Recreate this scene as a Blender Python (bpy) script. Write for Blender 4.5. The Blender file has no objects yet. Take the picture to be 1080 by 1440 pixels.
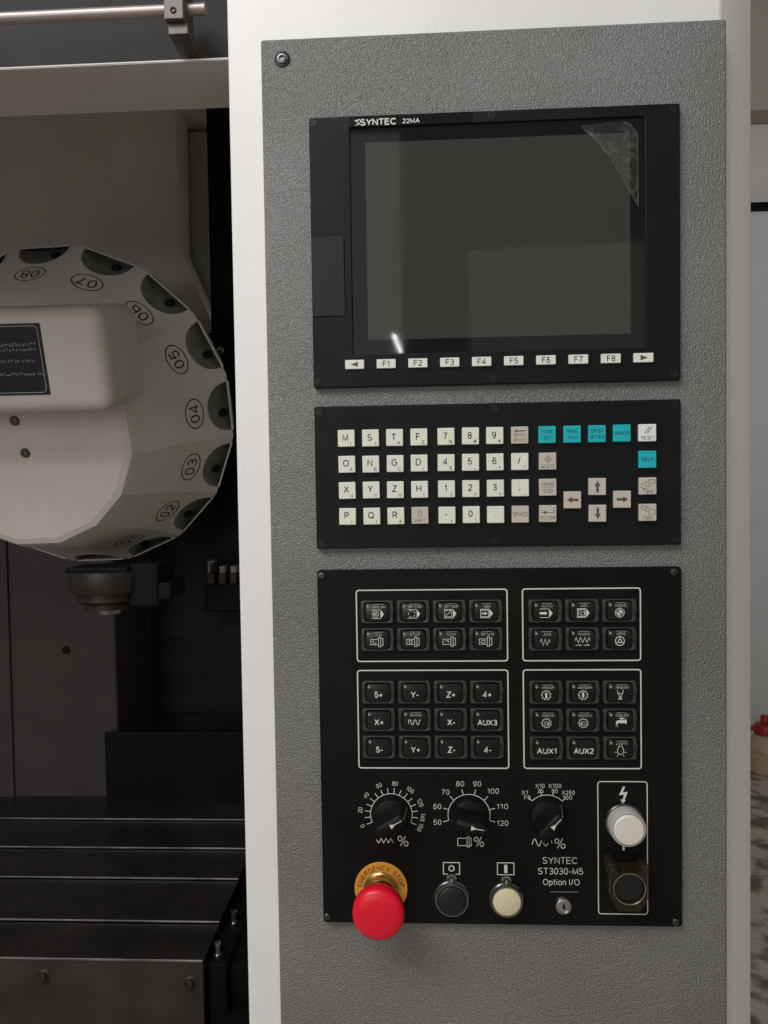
import bpy, bmesh, math, random
from mathutils import Vector, Matrix
random.seed(7)
R = math.radians
S = bpy.context.scene
COL = S.collection
OZ = 1.773                      # height of the display's top left corner above the floor
O = Vector((0, 0, OZ))

# ------------------------------------------------------------------ camera
cam = bpy.data.cameras.new('camera')
cam.sensor_fit = 'VERTICAL'; cam.sensor_height = 36; cam.lens = 27
cam.clip_start = .02; cam.clip_end = 100
camo = bpy.data.objects.new('camera', cam); COL.objects.link(camo)
ax = Vector((0.9986386, 0.04980119, -0.01551714))
dn = Vector((-0.01383681, -0.03390988, -0.99932911))
fw = Vector((-0.05029396, 0.99818333, -0.03317462))
m = Matrix((ax, -dn, -fw)).transposed().to_4x4()
m.translation = Vector((0.08822952, -0.63210068, -0.30099551)) + O
camo.matrix_world = m
S.camera = camo

# ------------------------------------------------------------------ world, lamps, exposure
W = bpy.data.worlds.new('World'); S.world = W; W.use_nodes = True
W.node_tree.nodes['Background'].inputs[0].default_value = (1, .985, .965, 1)
W.node_tree.nodes['Background'].inputs[1].default_value = .15
def area(name, loc, target, sx, sy, power, col=(1, 1, 1), spread=180):
    l = bpy.data.lights.new(name, 'AREA'); l.shape = 'RECTANGLE'; l.size = sx; l.size_y = sy
    l.energy = power; l.color = col; l.spread = R(spread)
    o = bpy.data.objects.new(name, l); COL.objects.link(o); o.location = loc
    d = Vector(target) - Vector(loc)
    o.rotation_euler = d.to_track_quat('-Z', 'Y').to_euler()
    return o
area('ceiling_lamp', (-.95, -1.35, 3.15), (-.0, 0, 1.35), 1.9, .9, 45, (1, .99, .98))
area('workshop_door_light', (2.55, -7.4, 2.1), (2.0, 0, 1.6), 3.9, 3.6, 15, (1, .96, .9))
area('interior_fill_light', (-2.3, -6.4, 2.3), (-.4, 0, 1.5), 2.6, 3.2, 76, (1, .97, .95))  # added fill panel at front left, brightens the casing inside the machine
area('screen_reflection_fill', (-.55, -6.6, 2.6), (-.5, 0, 2.2), .95, 4.2, 7.5, (1, .95, .9))  # added dim panel, its reflection lightens the left of the screen
t = area('tube_lamp', (-.119, -6.43, 2.77), (-.119, -6.43, 0), .03, .9, 3.6, (.95, 1, .97))
t.rotation_euler = (0, 0, R(2.5))
S.view_settings.view_transform = 'Standard'; S.view_settings.look = 'None'
S.view_settings.exposure = -.1; S.view_settings.gamma = 1
S.render.engine = 'CYCLES'
S.cycles.use_denoising = True
S.cycles.max_bounces = 8

# ------------------------------------------------------------------ materials
def mat(name, col, rough=.5, metal=0, spec=.5, noise=None, bump=None, rnoise=None, coat=0, alpha=1, trans=0, dust=0):
    """noise=(scale, amount) varies the colour; bump=(scale, distance, detail); rnoise=(scale, amount)"""
    M = bpy.data.materials.new(name); M.use_nodes = True
    nt = M.node_tree; b = nt.nodes['Principled BSDF']
    b.inputs['Base Color'].default_value = (*col, 1); b.inputs['Roughness'].default_value = rough
    b.inputs['Metallic'].default_value = metal; b.inputs['Specular IOR Level'].default_value = spec
    b.inputs['Coat Weight'].default_value = coat; b.inputs['Alpha'].default_value = alpha
    b.inputs['Transmission Weight'].default_value = trans
    if noise or bump or rnoise or dust:
        tc = nt.nodes.new('ShaderNodeTexCoord')
    def N(scale, detail=4, rough=.6):
        n = nt.nodes.new('ShaderNodeTexNoise'); n.inputs['Scale'].default_value = scale
        n.inputs['Detail'].default_value = detail; n.inputs['Roughness'].default_value = rough
        nt.links.new(tc.outputs['Object'], n.inputs['Vector']); return n
    if noise:
        n = N(noise[0]); r = nt.nodes.new('ShaderNodeValToRGB')
        r.color_ramp.elements[0].position = .3; r.color_ramp.elements[1].position = .7
        a = noise[1]
        r.color_ramp.elements[0].color = (*[c * (1 - a) for c in col], 1)
        r.color_ramp.elements[1].color = (*[min(1, c * (1 + a)) for c in col], 1)
        nt.links.new(n.outputs['Fac'], r.inputs[0]); nt.links.new(r.outputs[0], b.inputs['Base Color'])
    if dust:                                       # sparse pale specks of dust
        n = N(900, 2, .5); w = N(25, 3, .5); q = nt.nodes.new('ShaderNodeMath'); q.operation = 'MULTIPLY_ADD'
        q.inputs[1].default_value = .28
        nt.links.new(w.outputs['Fac'], q.inputs[0]); nt.links.new(n.outputs['Fac'], q.inputs[2])
        e = nt.nodes.new('ShaderNodeMapRange'); e.inputs['From Min'].default_value = .90; e.inputs['From Max'].default_value = .99; e.inputs['To Max'].default_value = dust
        nt.links.new(q.outputs[0], e.inputs[0])
        x = nt.nodes.new('ShaderNodeMix'); x.data_type = 'RGBA'
        x.inputs[6].default_value = (*col, 1); x.inputs[7].default_value = (.35, .33, .3, 1)
        if b.inputs['Base Color'].is_linked: nt.links.new(b.inputs['Base Color'].links[0].from_socket, x.inputs[6])
        nt.links.new(e.outputs[0], x.inputs[0]); nt.links.new(x.outputs[2], b.inputs['Base Color'])
    if rnoise:
        n = N(rnoise[0]); q = nt.nodes.new('ShaderNodeMapRange')
        q.inputs['From Min'].default_value = .3; q.inputs['From Max'].default_value = .7
        q.inputs['To Min'].default_value = max(0, rough - rnoise[1]); q.inputs['To Max'].default_value = rough + rnoise[1]
        nt.links.new(n.outputs['Fac'], q.inputs[0]); nt.links.new(q.outputs[0], b.inputs['Roughness'])
    if bump:
        n = N(bump[0], bump[2], .5); k = nt.nodes.new('ShaderNodeBump')
        k.inputs['Distance'].default_value = bump[1]; k.inputs['Strength'].default_value = 1
        nt.links.new(n.outputs['Fac'], k.inputs['Height']); nt.links.new(k.outputs[0], b.inputs['Normal'])
    return M

def hammer_material():
    M = bpy.data.materials.new('hammertone'); M.use_nodes = True
    nt = M.node_tree; b = nt.nodes['Principled BSDF']
    b.inputs['Roughness'].default_value = .33; b.inputs['Specular IOR Level'].default_value = .7
    tc = nt.nodes.new('ShaderNodeTexCoord')
    n1 = nt.nodes.new('ShaderNodeTexNoise'); n1.inputs['Scale'].default_value = 840; n1.inputs['Detail'].default_value = 1.5
    n1.inputs['Distortion'].default_value = .6
    v = nt.nodes.new('ShaderNodeTexVoronoi'); v.feature = 'SMOOTH_F1'; v.inputs['Scale'].default_value = 650
    v.inputs['Smoothness'].default_value = .5
    n2 = nt.nodes.new('ShaderNodeTexNoise'); n2.inputs['Scale'].default_value = 6; n2.inputs['Detail'].default_value = 3
    for n in (n1, v, n2): nt.links.new(tc.outputs['Object'], n.inputs['Vector'])
    a = nt.nodes.new('ShaderNodeMath'); a.operation = 'SUBTRACT'
    nt.links.new(n1.outputs['Fac'], a.inputs[0]); 
    h = nt.nodes.new('ShaderNodeMath'); h.operation = 'MULTIPLY'; h.inputs[1].default_value = .45
    nt.links.new(v.outputs['Distance'], h.inputs[0]); nt.links.new(h.outputs[0], a.inputs[1])
    k = nt.nodes.new('ShaderNodeBump'); k.inputs['Distance'].default_value = .0016; k.inputs['Strength'].default_value = 1
    nt.links.new(a.outputs[0], k.inputs['Height']); nt.links.new(k.outputs[0], b.inputs['Normal'])
    r = nt.nodes.new('ShaderNodeValToRGB')
    r.color_ramp.elements[0].position = .3; r.color_ramp.elements[1].position = .7
    r.color_ramp.elements[0].color = (.185, .18, .172, 1); r.color_ramp.elements[1].color = (.24, .237, .232, 1)
    nt.links.new(n2.outputs['Fac'], r.inputs[0]); nt.links.new(r.outputs[0], b.inputs['Base Color'])
    q = nt.nodes.new('ShaderNodeMapRange'); q.inputs['From Min'].default_value = .35; q.inputs['From Max'].default_value = .65
    q.inputs['To Min'].default_value = .27; q.inputs['To Max'].default_value = .44
    n3 = nt.nodes.new('ShaderNodeTexNoise'); n3.inputs['Scale'].default_value = 11; n3.inputs['Detail'].default_value = 4
    nt.links.new(tc.outputs['Object'], n3.inputs['Vector']); nt.links.new(n3.outputs['Fac'], q.inputs[0]); nt.links.new(q.outputs[0], b.inputs['Roughness'])
    return M

def film_material():
    M = bpy.data.materials.new('protective_film'); M.use_nodes = True
    nt = M.node_tree; b = nt.nodes['Principled BSDF']
    b.inputs['Base Color'].default_value = (.55, .57, .52, 1); b.inputs['Roughness'].default_value = .25
    tc = nt.nodes.new('ShaderNodeTexCoord')
    n = nt.nodes.new('ShaderNodeTexNoise'); n.inputs['Scale'].default_value = 130; n.inputs['Detail'].default_value = 8; n.inputs['Distortion'].default_value = 1.5
    nt.links.new(tc.outputs['Object'], n.inputs['Vector'])
    q = nt.nodes.new('ShaderNodeMapRange'); q.inputs['From Min'].default_value = .45; q.inputs['From Max'].default_value = .75
    q.inputs['To Min'].default_value = .03; q.inputs['To Max'].default_value = .13
    nt.links.new(n.outputs['Fac'], q.inputs[0]); nt.links.new(q.outputs[0], b.inputs['Alpha'])
    return M

def floor_material():
    M = bpy.data.materials.new('stained_floor'); M.use_nodes = True
    nt = M.node_tree; b = nt.nodes['Principled BSDF']; b.inputs['Roughness'].default_value = .55
    tc = nt.nodes.new('ShaderNodeTexCoord')
    n = nt.nodes.new('ShaderNodeTexNoise'); n.inputs['Scale'].default_value = 9; n.inputs['Detail'].default_value = 5
    nt.links.new(tc.outputs['Object'], n.inputs['Vector'])
    r = nt.nodes.new('ShaderNodeValToRGB')
    e = r.color_ramp.elements; e[0].position = .38; e[0].color = (.15, .125, .10, 1); e[1].position = .52; e[1].color = (.60, .53, .46, 1)
    x = r.color_ramp.elements.new(.45); x.color = (.34, .29, .24, 1)
    nt.links.new(n.outputs['Fac'], r.inputs[0]); nt.links.new(r.outputs[0], b.inputs['Base Color'])
    return M

MT = dict(
    hammer=hammer_material(), film=film_material(), floor=floor_material(),
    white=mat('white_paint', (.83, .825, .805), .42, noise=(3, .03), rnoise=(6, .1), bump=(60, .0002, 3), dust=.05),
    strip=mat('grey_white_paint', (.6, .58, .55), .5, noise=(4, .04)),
    unit=mat('black_plastic', (.005, .0053, .006), .47, spec=.2, noise=(25, .15), rnoise=(18, .08), bump=(1800, .00006, 1), dust=.12),
    unit2=mat('black_plastic_flap', (.010, .0105, .0115), .42, spec=.28, rnoise=(20, .06)),
    plate=mat('black_sheet', (.0042, .0042, .004), .5, spec=.17, noise=(14, .25), rnoise=(14, .1), dust=.14),
    gloss=mat('gloss_black', (.006, .006, .008), .12, spec=.5, rnoise=(12, .04)),
    glass=mat('screen_border', (.005, .006, .006), .04, spec=.45, rnoise=(12, .03)),
    lcd=mat('screen_off', (.046, .0445, .041), .045, spec=.5, rnoise=(10, .03)),
    key=mat('ivory_key', (.80, .815, .70), .45, noise=(60, .03)),
    keyw=mat('white_key', (.86, .86, .86), .45),
    keyg=mat('beige_key', (.575, .53, .455), .5, noise=(60, .04)),
    keyt=mat('teal_key', (.003, .47, .52), .42, noise=(60, .04)),
    fkey=mat('function_key', (.80, .82, .74), .45, noise=(80, .03)),
    ink=mat('black_print', (.012, .012, .012), .6),
    inkb=mat('brown_print', (.10, .075, .06), .6),
    inkt=mat('teal_print', (.004, .09, .12), .6),
    inkw=mat('white_print', (.72, .72, .66), .6),
    inkd=mat('worn_white_print', (.42, .42, .38), .6),
    inkf=mat('film_edge', (.22, .22, .21), .3),
    inkr=mat('dark_red_print', (.10, .005, .004), .6),
    frame=mat('button_frame', (.034, .034, .029), .34, spec=.6, rnoise=(90, .1)),
    cap=mat('button_cap', (.007, .007, .0065), .22, spec=.45, rnoise=(60, .08)),
    led=mat('indicator_lens', (.30, .30, .27), .3),
    knob=mat('knob_plastic', (.005, .005, .005), .42, spec=.25, rnoise=(100, .1)),
    red=mat('red_plastic', (.84, .006, .03), .34, spec=.5, noise=(30, .06)),
    amber=mat('amber_plate', (.70, .32, .035), .45, noise=(40, .06)),
    gold=mat('gold_metal', (.62, .42, .17), .26, metal=1),
    steel=mat('bright_steel', (.55, .54, .52), .3, metal=1, rnoise=(70, .1)),
    darksteel=mat('dark_steel', (.16, .15, .14), .38, metal=1, rnoise=(50, .12)),
    bezel=mat('bezel_metal', (.26, .26, .26), .24, metal=.9),
    bezelw=mat('pale_bezel', (.50, .48, .45), .22),
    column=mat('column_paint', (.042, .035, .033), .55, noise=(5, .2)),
    edge=mat('slat_edge_highlight', (.30, .28, .28), .3, metal=.6, noise=(14, .5)),  # highlight along the steel slat edges put into a paler colour
    ring=mat('dark_chrome', (.12, .12, .12), .3, metal=.9),
    cream=mat('cream_button', (.74, .66, .44), .4, noise=(50, .03)),
    blackbtn=mat('black_button', (.01, .01, .011), .35),
    pearl=mat('pearl_button', (.80, .74, .66), .3),
    screw=mat('black_screw', (.02, .02, .02), .35, metal=.6),
    hole=mat('dark_hole', (.002, .002, .002), .8),
    guard=mat('smoky_guard', (.034, .022, .013), .14, alpha=.55, spec=.7),
    guardrim=mat('guard_rim_plastic', (.20, .165, .12), .25, spec=.6),
    drum=mat('drum_paint', (.66, .615, .585), .5, noise=(8, .05), rnoise=(10, .12), dust=.1),
    cover=mat('cover_paint', (.63, .575, .54), .5, noise=(7, .03)),
    casing=mat('casing_paint', (.82, .785, .76), .6, noise=(4, .05)),
    casing2=mat('casing_shaded_side', (.60, .60, .58), .6, noise=(4, .05)),  # darker copy of the casing paint, shade of its side put into the colour
    frontp=mat('front_plate_steel', (.05, .041, .035), .3, spec=.5, noise=(12, .25), rnoise=(8, .12)),
    tip=mat('connector_tip', (.25, .245, .24), .5),
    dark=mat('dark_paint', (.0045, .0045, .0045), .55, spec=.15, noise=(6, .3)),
    darkgrey=mat('dark_grey_paint', (.05, .046, .046), .5, noise=(6, .15)),
    slat=mat('way_cover_steel', (.02, .017, .015), .36, spec=.4, noise=(9, .3), rnoise=(14, .1)),
    guardslat=mat('guard_sheet', (.014, .013, .012), .6, spec=.2, noise=(5, .15)),
    pocket=mat('pocket_plastic', (.20, .20, .18), .45, noise=(60, .3)),
    label=mat('label_black', (.01, .01, .018), .3),
    wall=mat('room_wall', (.84, .81, .78), .8, noise=(2, .05)),
    board=mat('blue_grey_board', (.80, .84, .84), .6, noise=(3, .04)),
    soffit=mat('brown_grey_paint', (.52, .47, .44), .8),
    jug=mat('cream_jug', (.60, .45, .30), .4, noise=(20, .1)),
    redcap=mat('jug_red_cap', (.42, .015, .02), .4),
    orange=mat('orange_plastic', (.04, .017, .01), .5), blue=mat('blue_cable', (.004, .006, .016), .5),
    rod=mat('ground_rod', (.42, .35, .33), .35, metal=.5, noise=(14, .1)),
    holder=mat('holder_metal', (.035, .029, .024), .45, metal=.3, noise=(40, .3)),
    beam=mat('beam_paint', (.02, .0165, .016), .55, spec=.2, noise=(9, .2)),
    grey=mat('block_metal', (.10, .088, .08), .4, metal=.4, noise=(50, .2)),
)

# ------------------------------------------------------------------ mesh helpers
WL = {}                                             # world location of every object built
def link(name, data, parent=None, wloc=O, local=None):
    o = bpy.data.objects.new(name, data); COL.objects.link(o)
    if local is not None:
        o.parent = parent; o.location = local; return o
    if parent is not None:
        o.parent = parent; o.location = Vector(wloc) - WL[parent.name]
    else:
        o.location = wloc
    WL[o.name] = Vector(wloc)
    return o
def thing(name, label, cat, wloc, group=None):
    o = bpy.data.objects.new(name, None); COL.objects.link(o); o.location = wloc; o.empty_display_size = .05
    WL[o.name] = Vector(wloc); o['label'] = label; o['category'] = cat
    if group: o['group'] = group
    return o
def tag(o, label, cat, group=None):
    o['label'] = label; o['category'] = cat
    if group: o['group'] = group
    return o

class MB:
    def __init__(s): s.bm = bmesh.new()
    def box(s, x0, x1, y0, y1, z0, z1, bev=0, seg=2):
        r = bmesh.ops.create_cube(s.bm, size=1)
        for v in r['verts']:
            v.co = Vector(((x0 + x1) / 2 + v.co.x * (x1 - x0), (y0 + y1) / 2 + v.co.y * (y1 - y0), (z0 + z1) / 2 + v.co.z * (z1 - z0)))
        if bev:
            es = list({e for v in r['verts'] for e in v.link_edges})
            bmesh.ops.bevel(s.bm, geom=es, offset=bev, segments=seg, affect='EDGES', profile=.5)
        return s
    def prism(s, pts, y0, y1, bev=0, seg=2, bevback=False):
        """pts: outline in XZ, counter-clockwise seen from -Y; front face at y0 (< y1)"""
        f = [s.bm.verts.new((x, y0, z)) for x, z in pts]; b = [s.bm.verts.new((x, y1, z)) for x, z in pts]
        n = len(pts); ff = s.bm.faces.new(f); s.bm.faces.new(b[::-1])
        for i in range(n): s.bm.faces.new((f[i], b[i], b[(i + 1) % n], f[(i + 1) % n]))
        if bev: bmesh.ops.bevel(s.bm, geom=list(ff.edges), offset=bev, segments=seg, affect='EDGES', profile=.5)
        return s
    def ring(s, po, pi, y0, y1, bev=0):
        n = len(po); V = s.bm.verts.new
        a = [V((x, y0, z)) for x, z in po]; b = [V((x, y0, z)) for x, z in pi]
        c = [V((x, y1, z)) for x, z in po]; d = [V((x, y1, z)) for x, z in pi]
        eo = []
        for i in range(n):
            j = (i + 1) % n
            s.bm.faces.new((a[i], b[i], b[j], a[j])); s.bm.faces.new((a[i], a[j], c[j], c[i]))
            s.bm.faces.new((b[i], d[i], d[j], b[j])); s.bm.faces.new((c[i], c[j], d[j], d[i]))
        if bev:
            s.bm.edges.ensure_lookup_table()
            es = [e for e in s.bm.edges if all(abs(v.co.y - y0) < 1e-9 for v in e.verts) and
                  ((e.verts[0] in a and e.verts[1] in a) or (e.verts[0] in b and e.verts[1] in b))]
            bmesh.ops.bevel(s.bm, geom=es, offset=bev, segments=2, affect='EDGES', profile=.5)
        return s
    def lathe(s, prof, n=40, axis='Y', c=(0, 0, 0)):
        """prof: (radius, position along axis); radius 0 closes"""
        rings = []
        for r, y in prof:
            if r < 1e-7:
                p = (0, y, 0) if axis == 'Y' else ((0, 0, y) if axis == 'Z' else (y, 0, 0))
                rings.append([s.bm.verts.new(Vector(p) + Vector(c))]); continue
            L = []
            for i in range(n):
                a = 2 * math.pi * i / n; u, w = r * math.cos(a), r * math.sin(a)
                p = (u, y, w) if axis == 'Y' else ((u, w, y) if axis == 'Z' else (y, u, w))
                L.append(s.bm.verts.new(Vector(p) + Vector(c)))
            rings.append(L)
        for A, B in zip(rings, rings[1:]):
            for i in range(n):
                j = (i + 1) % n
                if len(A) == 1 and len(B) == 1: continue
                if len(A) == 1: s.bm.faces.new((A[0], B[j], B[i]))
                elif len(B) == 1: s.bm.faces.new((A[i], A[j], B[0]))
                else: s.bm.faces.new((A[i], A[j], B[j], B[i]))
        return s
    def poly(s, pts3):
        s.bm.faces.new([s.bm.verts.new(p) for p in pts3]); return s
    def mesh(s, name, m, smooth=None):
        bmesh.ops.recalc_face_normals(s.bm, faces=s.bm.faces)
        me = bpy.data.meshes.new(name); s.bm.to_mesh(me); s.bm.free()
        me.materials.append(MT[m])
        if smooth:
            for p in me.polygons: p.use_smooth = True
            me.set_sharp_from_angle(angle=R(smooth))
        return me
    def build(s, name, m, parent=None, wloc=O, smooth=None, local=None):
        return link(name, s.mesh(name, m, smooth), parent, wloc, local)

def rrect(x0, x1, z0, z1, r, n=5):
    """counter-clockwise from the bottom left seen from -Y (x right, z up)"""
    P = []
    for cx, cz, a0 in ((x1 - r, z0 + r, -90), (x1 - r, z1 - r, 0), (x0 + r, z1 - r, 90), (x0 + r, z0 + r, 180)):
        for i in range(n + 1):
            a = R(a0 + 90 * i / n); P.append((cx + r * math.cos(a), cz + r * math.sin(a)))
    return P
def circ(cx, cz, r, n=32, a0=0, a1=360):
    full = abs(a1 - a0) >= 360
    return [(cx + r * math.cos(R(a0 + (a1 - a0) * i / (n if full else n - 1))), cz + r * math.sin(R(a0 + (a1 - a0) * i / (n if full else n - 1)))) for i in range(n)]

def arcp(cx, cz, rx, rz, a0, a1, n=10):
    return [(cx + rx * math.cos(R(a0 + (a1 - a0) * i / n)), cz + rz * math.sin(R(a0 + (a1 - a0) * i / n))) for i in range(n + 1)]
A_ = arcp
FONT = {      # sans-serif strokes: width, polylines; capitals are 1 high
 'A': (.8, [[(0, 0), (.4, 1), (.8, 0)], [(.14, .34), (.66, .34)]]),
 'B': (.66, [[(0, 0), (0, 1), (.36, 1)] + A_(.36, .765, .24, .235, 90, -90) + [(0, .53)], [(.36, .53)] + A_(.38, .265, .28, .265, 90, -90) + [(0, 0)]]),
 'C': (.78, [A_(.42, .5, .42, .5, 40, 320, 18)]),
 'D': (.74, [[(0, 0), (0, 1), (.28, 1)] + A_(.28, .5, .46, .5, 90, -90, 12) + [(0, 0)]]),
 'E': (.62, [[(.62, 1), (0, 1), (0, 0), (.62, 0)], [(0, .52), (.56, .52)]]),
 'F': (.58, [[(.58, 1), (0, 1), (0, 0)], [(0, .5), (.5, .5)]]),
 'G': (.84, [A_(.43, .5, .43, .5, 42, 330, 18) + [(.84, .26), (.84, .5), (.46, .5)]]),
 'H': (.7, [[(0, 0), (0, 1)], [(.7, 0), (.7, 1)], [(0, .53), (.7, .53)]]),
 'I': (.06, [[(.03, 0), (.03, 1)]]),
 'J': (.46, [[(.46, 1), (.46, .25)] + A_(.23, .25, .23, .25, 0, -180)]),
 'K': (.7, [[(0, 0), (0, 1)], [(.66, 1), (0, .36)], [(.24, .58), (.7, 0)]]),
 'L': (.54, [[(0, 1), (0, 0), (.54, 0)]]),
 'M': (.82, [[(0, 0), (0, 1), (.41, .08), (.82, 1), (.82, 0)]]),
 'N': (.7, [[(0, 0), (0, 1), (.7, 0), (.7, 1)]]),
 'O': (.86, [A_(.43, .5, .43, .5, 0, 360, 26)]),
 'P': (.64, [[(0, 0), (0, 1), (.36, 1)] + A_(.36, .735, .28, .265, 90, -90) + [(0, .47)]]),
 'Q': (.86, [A_(.43, .5, .43, .5, 0, 360, 26), [(.52, .24), (.86, -.06)]]),
 'R': (.7, [[(0, 0), (0, 1), (.38, 1)] + A_(.38, .745, .28, .255, 90, -90) + [(0, .49)], [(.36, .49), (.7, 0)]]),
 'S': (.66, [A_(.33, .745, .30, .255, 30, 210, 10) + [(.12, .58), (.54, .44)] + A_(.33, .265, .33, .265, 20, -160, 10)]),
 'T': (.7, [[(0, 1), (.7, 1)], [(.35, 1), (.35, 0)]]),
 'U': (.7, [[(0, 1), (0, .34)] + A_(.35, .34, .35, .34, 180, 360, 12) + [(.7, 1)]]),
 'V': (.76, [[(0, 1), (.38, 0), (.76, 1)]]),
 'W': (1.1, [[(0, 1), (.26, 0), (.55, .95), (.84, 0), (1.1, 1)]]),
 'X': (.76, [[(0, 0), (.74, 1)], [(.02, 1), (.76, 0)]]),
 'Y': (.76, [[(0, 1), (.38, .44), (.76, 1)], [(.38, .44), (.38, 0)]]),
 'Z': (.7, [[(.04, 1), (.68, 1), (0, 0), (.7, 0)]]),
 '0': (.56, [A_(.28, .5, .28, .5, 0, 360, 24)]),
 '1': (.34, [[(0, .74), (.16, .82), (.27, 1), (.27, 0)]]),
 '2': (.58, [A_(.29, .71, .27, .29, 165, -25, 12) + [(.02, .02), (.58, 0)]]),
 '3': (.58, [A_(.28, .74, .25, .26, 155, -75, 12) + [(.2, .53)], [(.24, .53)] + A_(.28, .265, .28, .265, 80, -155, 12)]),
 '4': (.62, [[(.46, 0), (.46, 1), (0, .27), (.62, .27)]]),
 '5': (.58, [[(.52, 1), (.12, 1), (.04, .5)] + A_(.28, .31, .29, .31, 140, -150, 14)]),
 '6': (.58, [A_(.30, .72, .25, .28, 25, 130, 8) + [(.01, .4)] + A_(.29, .3, .28, .3, 180, -180, 20)]),
 '7': (.56, [[(0, 1), (.56, 1), (.32, .55), (.2, 0)]]),
 '8': (.56, [A_(.28, .765, .24, .235, 0, 360, 18), A_(.28, .265, .28, .265, 0, 360, 20)]),
 '9': (.58, [A_(.28, .28, .25, .28, 205, 310, 8) + [(.56, .6)] + A_(.28, .7, .28, .3, 0, 360, 20)]),
 '%': (1.0, [A_(.2, .76, .19, .24, 0, 360, 18), A_(.8, .22, .19, .24, 0, 360, 18), [(.24, -.03), (.76, 1.03)]]),
 '@': (.9, [A_(.45, .45, .45, .5, -40, 300, 20), A_(.45, .45, .2, .24, 0, 360, 12)]),
 '#': (.7, [[(.15, 0), (.3, 1)], [(.42, 0), (.57, 1)], [(0, .33), (.66, .33)], [(.06, .67), (.7, .67)]]),
 '$': (.58, [A_(.29, .72, .27, .22, 30, 210, 8) + A_(.29, .28, .29, .22, 30, -150, 8), [(.29, 1.1), (.29, -.1)]]),
 '=': (.6, [[(0, .35), (.6, .35)], [(0, .62), (.6, .62)]]), '-': (.36, [[(0, .38), (.36, .38)]]),
 '+': (.6, [[(0, .42), (.6, .42)], [(.3, .12), (.3, .72)]]), '_': (.6, [[(0, 0), (.6, 0)]]),
 '<': (.6, [[(.6, .75), (0, .42), (.6, .1)]]), '>': (.6, [[(0, .75), (.6, .42), (0, .1)]]),
 '[': (.2, [[(.2, 1), (0, 1), (0, -.1), (.2, -.1)]]), ']': (.2, [[(0, 1), (.2, 1), (.2, -.1), (0, -.1)]]),
 '(': (.22, [A_(.34, .45, .34, .62, 130, 230, 8)]), ')': (.22, [A_(-.12, .45, .34, .62, 50, -50, 8)]),
 '/': (.34, [[(0, -.02), (.34, 1.02)]]), '\\': (.34, [[(0, 1.02), (.34, -.02)]]),
 '*': (.4, [[(.2, .4), (.2, .9)], [(0, .52), (.4, .78)], [(0, .78), (.4, .52)]]),
 '&': (.74, [[(.74, 0), (.2, .68)] + A_(.32, .8, .17, .18, 200, -40, 10) + [(.06, .36)] + A_(.28, .22, .26, .22, 160, 330, 8) + [(.66, .45)]]),
 '.': (.1, [[(0, .055), (.11, .055)]]), ',': (.1, [[(.06, .1), (.02, -.16)]]), ';': (.1, [[(0, .62), (.13, .62)], [(.09, .14), (.03, -.14)]]), ':': (.1, [[(0, .1), (.13, .1)], [(0, .62), (.13, .62)]]),
 'p': (.52, [[(0, -.28), (0, .7)], A_(.26, .35, .26, .36, 0, 360, 18)]), 'g': (.52, [A_(.26, .35, .26, .36, 0, 360, 18), [(.52, .7), (.52, -.05)] + A_(.26, -.05, .26, .23, 0, -150, 8)]),
 't': (.28, [[(.12, .95), (.12, .12), (.28, .02)], [(0, .68), (.28, .68)]]), 'i': (.06, [[(.03, 0), (.03, .7)], [(.03, .88), (.03, 1)]]),
 'o': (.54, [A_(.27, .35, .27, .36, 0, 360, 18)]), 'n': (.48, [[(0, 0), (0, .7)], [(0, .42)] + A_(.24, .44, .24, .27, 170, 0, 8) + [(.48, 0)]]),
}
def text_width(t, gap=.24):
    x = 0
    for c in t: x += .4 if c == ' ' else FONT[c][0] + gap
    return x - gap

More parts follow.
